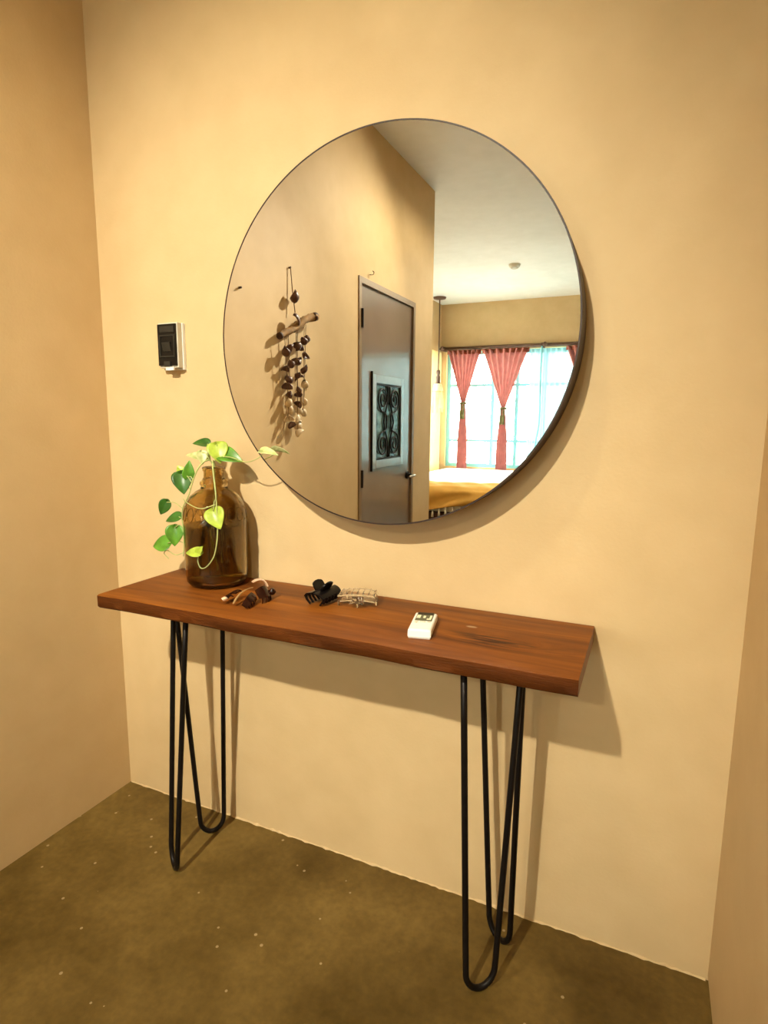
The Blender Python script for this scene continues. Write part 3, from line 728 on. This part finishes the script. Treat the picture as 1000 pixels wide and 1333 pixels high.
tag(obj('wall_hook', tube(bmesh.new(), hk, .0022, 6), M['driftend'], None, True), 'small bent hook in the wall above the door', 'hook')

fwid = .032
dr = struct('door_1', boxes((-.048, -.008, DY1 + fwid + .003, DY0 - fwid - .003, .008, DZ - fwid - .003)), M['door'], 'grey brown flush door with an ironwork light in the mirror')
obj('door_frame', boxes((-.15, .006, DY0 - fwid, DY0, 0, DZ), (-.15, .006, DY1, DY1 + fwid, 0, DZ), (-.15, .006, DY1 + fwid, DY0 - fwid, DZ - fwid, DZ)), M['frame'], dr)
for z in (.86, 1.745):
    hg = bmesh.new(); tube(hg, [(.006, DY0 - fwid - .002, z - .05), (.006, DY0 - fwid - .002, z + .05)], .010, 10)
    obj('hinge', hg, M['iron'], dr, 0.8)
# panelled light with scrolled iron
oy0, oy1, oz0, oz1 = -2.076, -2.455, .955, 1.41
fy0, fy1, fz0, fz1 = -2.028, -2.503, .907, 1.458
pf = obj('light_frame', boxes((-.008, .004, oy0, fy0, fz0, fz1), (-.008, .004, fy1, oy1, fz0, fz1), (-.008, .004, oy1, oy0, fz0, oz0), (-.008, .004, oy1, oy0, oz1, fz1)), M['wframe'], dr, bevel=.002)
obj('pane', boxes((-.010, -.0075, oy1, oy0, oz0, oz1)), M['teal'], dr)
obj('gap_shade_strip', boxes((-.008, .004, fy0 + .001, fy0 + .006, fz0 - .015, fz1 + .015)), M['iron'], dr)  # dark strip added in place of the shaded gap beside the frame
iron = obj('iron_grille', boxes((-.0075, .001, oy1, oy1 + .012, oz0, oz1), (-.0075, .001, oy0 - .012, oy0, oz0, oz1), (-.0075, .001, oy1 + .012, oy0 - .012, oz0, oz0 + .012), (-.0075, .001, oy1 + .012, oy0 - .012, oz1 - .012, oz1)), M['iron'], dr)
cy_, cz_ = (oy0 + oy1) / 2, (oz0 + oz1) / 2
hw_, hh_ = (oy0 - oy1) / 2, (oz1 - oz0) / 2
def spiral(cy, cz, r0, turns, sgn, start):
    return [(0, cy + sgn * r * math.cos(a), cz + r * math.sin(a)) for r, a in [(r0 * (1 - .8 * k / 40), start + turns * 2 * PI * k / 40) for k in range(41)]]
for sy in (-1, 1):
    for sz in (-1, 1):
        c_y, c_z = cy_ + sy * hw_ * .46, cz_ + sz * hh_ * .60
        obj('scroll', tube(bmesh.new(), spiral(c_y, c_z, .075, 1.9 * sz, sy, -sz * PI / 2), .0055, 6), M['iron'], iron, True)
        obj('scroll', tube(bmesh.new(), smooth_path([(0, c_y - sy * .004, c_z - sz * .075), (0, c_y - sy * .050, c_z - sz * .095), (0, cy_ + sy * .030, cz_)], 6), .0055, 6), M['iron'], iron, True)
        obj('scroll', tube(bmesh.new(), smooth_path([(0, cy_ + sy * .012, cz_ + sz * hh_ * .95), (0, cy_ + sy * .020, cz_ + sz * hh_ * .55), (0, cy_ + sy * .055, cz_ + sz * hh_ * .2), (0, cy_ + sy * .075, cz_)], 6), .0055, 6), M['iron'], iron, True)
hd = thing('tmp', 'x', 'x'); bpy.data.objects.remove(hd)
hy, hz_ = -2.595, .825
hb = bmesh.new(); lathe(hb, [(0, .008), (.024, .007), (.027, 0), (.027, -.008)], 20, 'x', (0, hy, hz_)); tube(hb, [(.004, hy, hz_), (.048, hy, hz_)], .010, 10)
hnd = obj('handle', hb, M['iron'], dr, 0.8)
obj('lever', tube(bmesh.new(), smooth_path([(.046, hy - .008, hz_), (.052, hy + .04, hz_ + .002), (.050, hy + .095, hz_ - .002)], 5), .009, 10, .007), M['chrome'], hnd, True)

# ================================================================== bedroom in the mirror: curtains
def tied_curtain(x0, x1, xk, zk, ztop, zbot, tail, label, y=YW + .10):
    root = thing('tied_curtain', label, 'curtain', ((x0 + x1) / 2, y, 0), 0, 'red tied curtains at the window')
    ox = (x0 + x1) / 2
    folds = 7
    def fn(u, v):
        z = ztop + (zbot - ztop) * v
        if z > zk:
            q = (ztop - z) / (ztop - zk); q = q ** .96
            l = x0 + (xk - .024 - x0) * q; r = x1 + (xk + .024 - x1) * q; amp = .028 * (1 - q) + .012
        else:
            q = min(1, (zk - z) / .55); q = q ** .7
            l = xk - .024 - (tail - .024) * q; r = xk + .024 + (tail - .024) * q; amp = .012 + .012 * q
        x = l + (r - l) * u
        return (x - ox, amp * math.sin(u * folds * 2 * PI + .6 * math.sin(u * 9)), z)
    obj('fabric', sheet(bmesh.new(), fn, 84, 44), M['red'], root, True)
    def fh(u, v): return (x0 + (x1 - x0) * u - ox, .030 * math.sin(u * folds * 2 * PI + .6 * math.sin(u * 9)), ztop + .008 - .055 * v)
    obj('heading', sheet(bmesh.new(), fh, 84, 2, .006), M['redh'], root, True)
    tb = bmesh.new()
    tube(tb, [((xk - ox) + .040 * math.cos(a), .034 * math.sin(a), zk + .006 * math.sin(2 * a)) for a in [2 * PI * k / 20 for k in range(21)]], .012, 8)
    tb_o = obj('tieback', tb, M['tie'], root, True)
    for dx in (-.018, .016):
        lathe_b = lathe(bmesh.new(), [(0, 0), (.010, -.01), (.013, -.05), (.008, -.07), (.016, -.09), (.020, -.20), (0, -.205)], 12, 'z', (xk - ox + dx, .045, zk - .01))
        obj('tassel', lathe_b, M['tie'], tb_o, True)
    return root
tied_curtain(-1.145, -.675, -.905, 1.43, 2.135, .40, .070, 'red curtain gathered with a tieback, nearest the pendant in the mirror')
tied_curtain(-.655, -.035, -.350, 1.36, 2.135, .40, .075, 'wide pink red curtain gathered with a tieback, middle of the mirrored window')
tied_curtain(.43, 1.02, .73, 1.36, 2.135, .40, .075, 'red curtain cut off by the right edge of the mirror')
def sheer_panel(name, x0, x1, z0, z1, y, folds, material, label, amp=.022):
    o = obj(name, sheet(bmesh.new(), lambda u, v: (x0 + (x1 - x0) * u, y + amp * (.6 + .4 * v) * math.sin(u * folds * 2 * PI + 1.1 * math.sin(u * 17)), z1 + (z0 - z1) * v), int(folds * 10), 8), material, None, True)
    return tag(o, label, 'curtain')
sheer_panel('sheer_curtain', -.03, 2.72, .42, 2.13, YW + .030, 41, M['sheer'], 'aqua sheer curtain hanging straight at the mirrored window')
o = obj('side_curtain', sheet(bmesh.new(), lambda u, v: (XB + .030 + .014 * math.sin(u * 9 * 2 * PI), YW + .10 + .46 * u, 2.12 + (.45 - 2.12) * v), 80, 8), M['cream'], None, True)
tag(o, 'cream curtain on the bedroom side wall behind the pendant', 'curtain')
rd = thing('curtain_rod', 'dark curtain rod above the mirrored window', 'curtain rod', (0, YW + .10, 2.165))
obj('rod', tube(bmesh.new(), [(XB + .015, 0, 0), (2.85, 0, 0)], .016, 10), M['rod'], rd, True)
for x in (-1.20, .13, 1.45, 2.78):
    obj('bracket', boxes((x - .018, x + .018, -.098, .022, -.030, .028)), M['rod'], rd, bevel=.004)
for x in (-1.215, .165):
    obj('finial', lathe(bmesh.new(), [(0, -.035), (.024, -.02), (.030, 0), (.024, .02), (0, .035)], 12, 'z', (x, .03, .005)), M['rod'], rd, True)
tr = obj('trim_1', boxes((XB, 2.9, YW, YW + .028, 2.150, 2.200)), M['frame']); tr['kind'] = 'structure'; tr['label'] = 'brown wooden strip along the top of the mirrored window'; tr['category'] = 'trim'
# tie rope hanging at the sheer
tag(obj('pull_cord', tube(bmesh.new(), smooth_path([(.128, YW + .12, 2.15), (.125, YW + .115, 1.7), (.135, YW + .115, 1.2), (.10, YW + .115, .9), (.105, YW + .115, .6)], 8), .011, 8), M['bluef'], None, True), 'thick aqua cord hanging in front of the sheer curtain', 'cord')

# bed
BX0, BX1, BY0, BY1 = -1.12, .70, -6.78, -4.33
bd = thing('bed', 'dark wooden bed base under the white mattress in the mirror', 'bed', ((BX0 + BX1) / 2, (BY0 + BY1) / 2, 0))
def rel(o, x, y, z=0): return o
bw, bl = (BX1 - BX0) / 2, (BY1 - BY0) / 2
obj('base', boxes((-bw, bw, -bl, bl, .10, .30)), M['dkwood'], bd, bevel=.01)
for sx in (-1, 1):
    for sy in (-1, 1):
        obj('leg', boxes((sx * (bw - .06) - .04, sx * (bw - .06) + .04, sy * (bl - .06) - .04, sy * (bl - .06) + .04, 0, .10)), M['dkwood'], bd)
mt_ = obj('mattress', boxes((BX0 + .02, BX1 - .02, BY0 + .02, BY1 - .02, .30, .545)), M['sheet'], None, 0.9, bevel=.05)
tag(mt_, 'white sheeted mattress on the bed in the mirror', 'mattress')
bk = thing('blanket', 'ochre blanket with white tassels over the foot of the bed', 'blanket', ((BX0 + BX1) / 2, BY1, 0))
rb = random.Random(5)
def bfn(u, v):
    x = -bw - .012 + (2 * bw + .024) * u
    s = v * .68                                 # distance along the cloth from its upper edge
    top = .45
    wv = .008 * math.sin(u * 23) + .006 * math.sin(u * 41 + 1)
    swag = .05 * math.sin(u * PI * 2.2 + .4)
    if s < top:
        y = -top + s; z = .556 + .007 * math.sin(u * 12 + s * 22) + .005 * math.sin(u * 31 - s * 35)
        if s > top - .06: z -= (s - top + .06) ** 2 * 6
    else:
        d_ = s - top
        y = .012 + .018 * math.sin(min(1, d_ / .05) * PI / 2) + wv * min(1, d_ / .08) + .02 * math.sin(u * 16 + d_ * 30) * d_ / .2
        z = .535 - d_ * (.86 + .25 * math.sin(u * PI * 2.2 + .4))
    return (x, y, z)
obj('cloth', sheet(bmesh.new(), bfn, 100, 44, .006), M['ochre'], bk, True)
tme = lathe(bmesh.new(), [(0, 0), (.007, -.004), (.009, -.016), (.005, -.024), (.010, -.036), (.013, -.078), (0, -.080)], 10)
tmesh = bpy.data.meshes.new('tassel'); tme.to_mesh(tmesh); tmesh.materials.append(M['tassel'])
for p in tmesh.polygons: p.use_smooth = True
for k in range(27):
    u = (k + .5) / 27; p = bfn(u, 1)
    to = bpy.data.objects.new('tassel', tmesh); C.objects.link(to); to.parent = bk; to.location = (p[0], p[1], p[2] + .002)

# pendant
px_, py_ = -1.135, -6.44
pd = thing('pendant_lamp', 'straw fringed pendant lamp on a dark cord in the mirror', 'pendant lamp', (px_, py_, ZC))
obj('canopy', lathe(bmesh.new(), [(0, -.030), (.03, -.030), (.078, -.020), (.084, -.004), (.084, 0)], 32), M['rod'], pd, True)
obj('cord', tube(bmesh.new(), [(0, 0, -.028), (.004, 0, -.45), (0, 0, -.93)], .008, 8), M['rod'], pd, True)
obj('socket', lathe(bmesh.new(), [(0, -.915), (.022, -.92), (.030, -.95), (.020, -.985), (.030, -1.01), (.028, -1.07), (.038, -1.10), (0, -1.105)], 16), M['rod'], pd, True)
sh_ = obj('shade_cap', lathe(bmesh.new(), [(0, -1.085), (.05, -1.10), (.068, -1.16), (.072, -1.19), (.064, -1.19), (.045, -1.115), (0, -1.10)], 20), M['straw'], pd, True)
for k in range(34):
    a = 2 * PI * k / 34 + rs.uniform(-.05, .05); rr = rs.uniform(.055, .075); ln = rs.uniform(.22, .34)
    obj('straw_strand', tube(bmesh.new(), [(.05 * math.cos(a), .05 * math.sin(a), -1.15), (rr * math.cos(a), rr * math.sin(a), -1.15 - ln * .5), (rr * 1.08 * math.cos(a), rr * 1.08 * math.sin(a), -1.15 - ln)], .006, 6, .003), M['straw'], sh_, True)
# small round fitting on the bedroom ceiling
fx = thing('smoke_detector', 'small round white fitting on the bedroom ceiling', 'ceiling fitting', (.098, -5.18, ZC))
obj('body', lathe(bmesh.new(), [(0, -.035), (.04, -.034), (.055, -.022), (.060, 0)], 28), M['white'], fx, True)
obj('grille_ring', lathe(bmesh.new(), [(.028, -.034), (.034, -.040), (.040, -.034)], 28), M['beige'], fx, True)
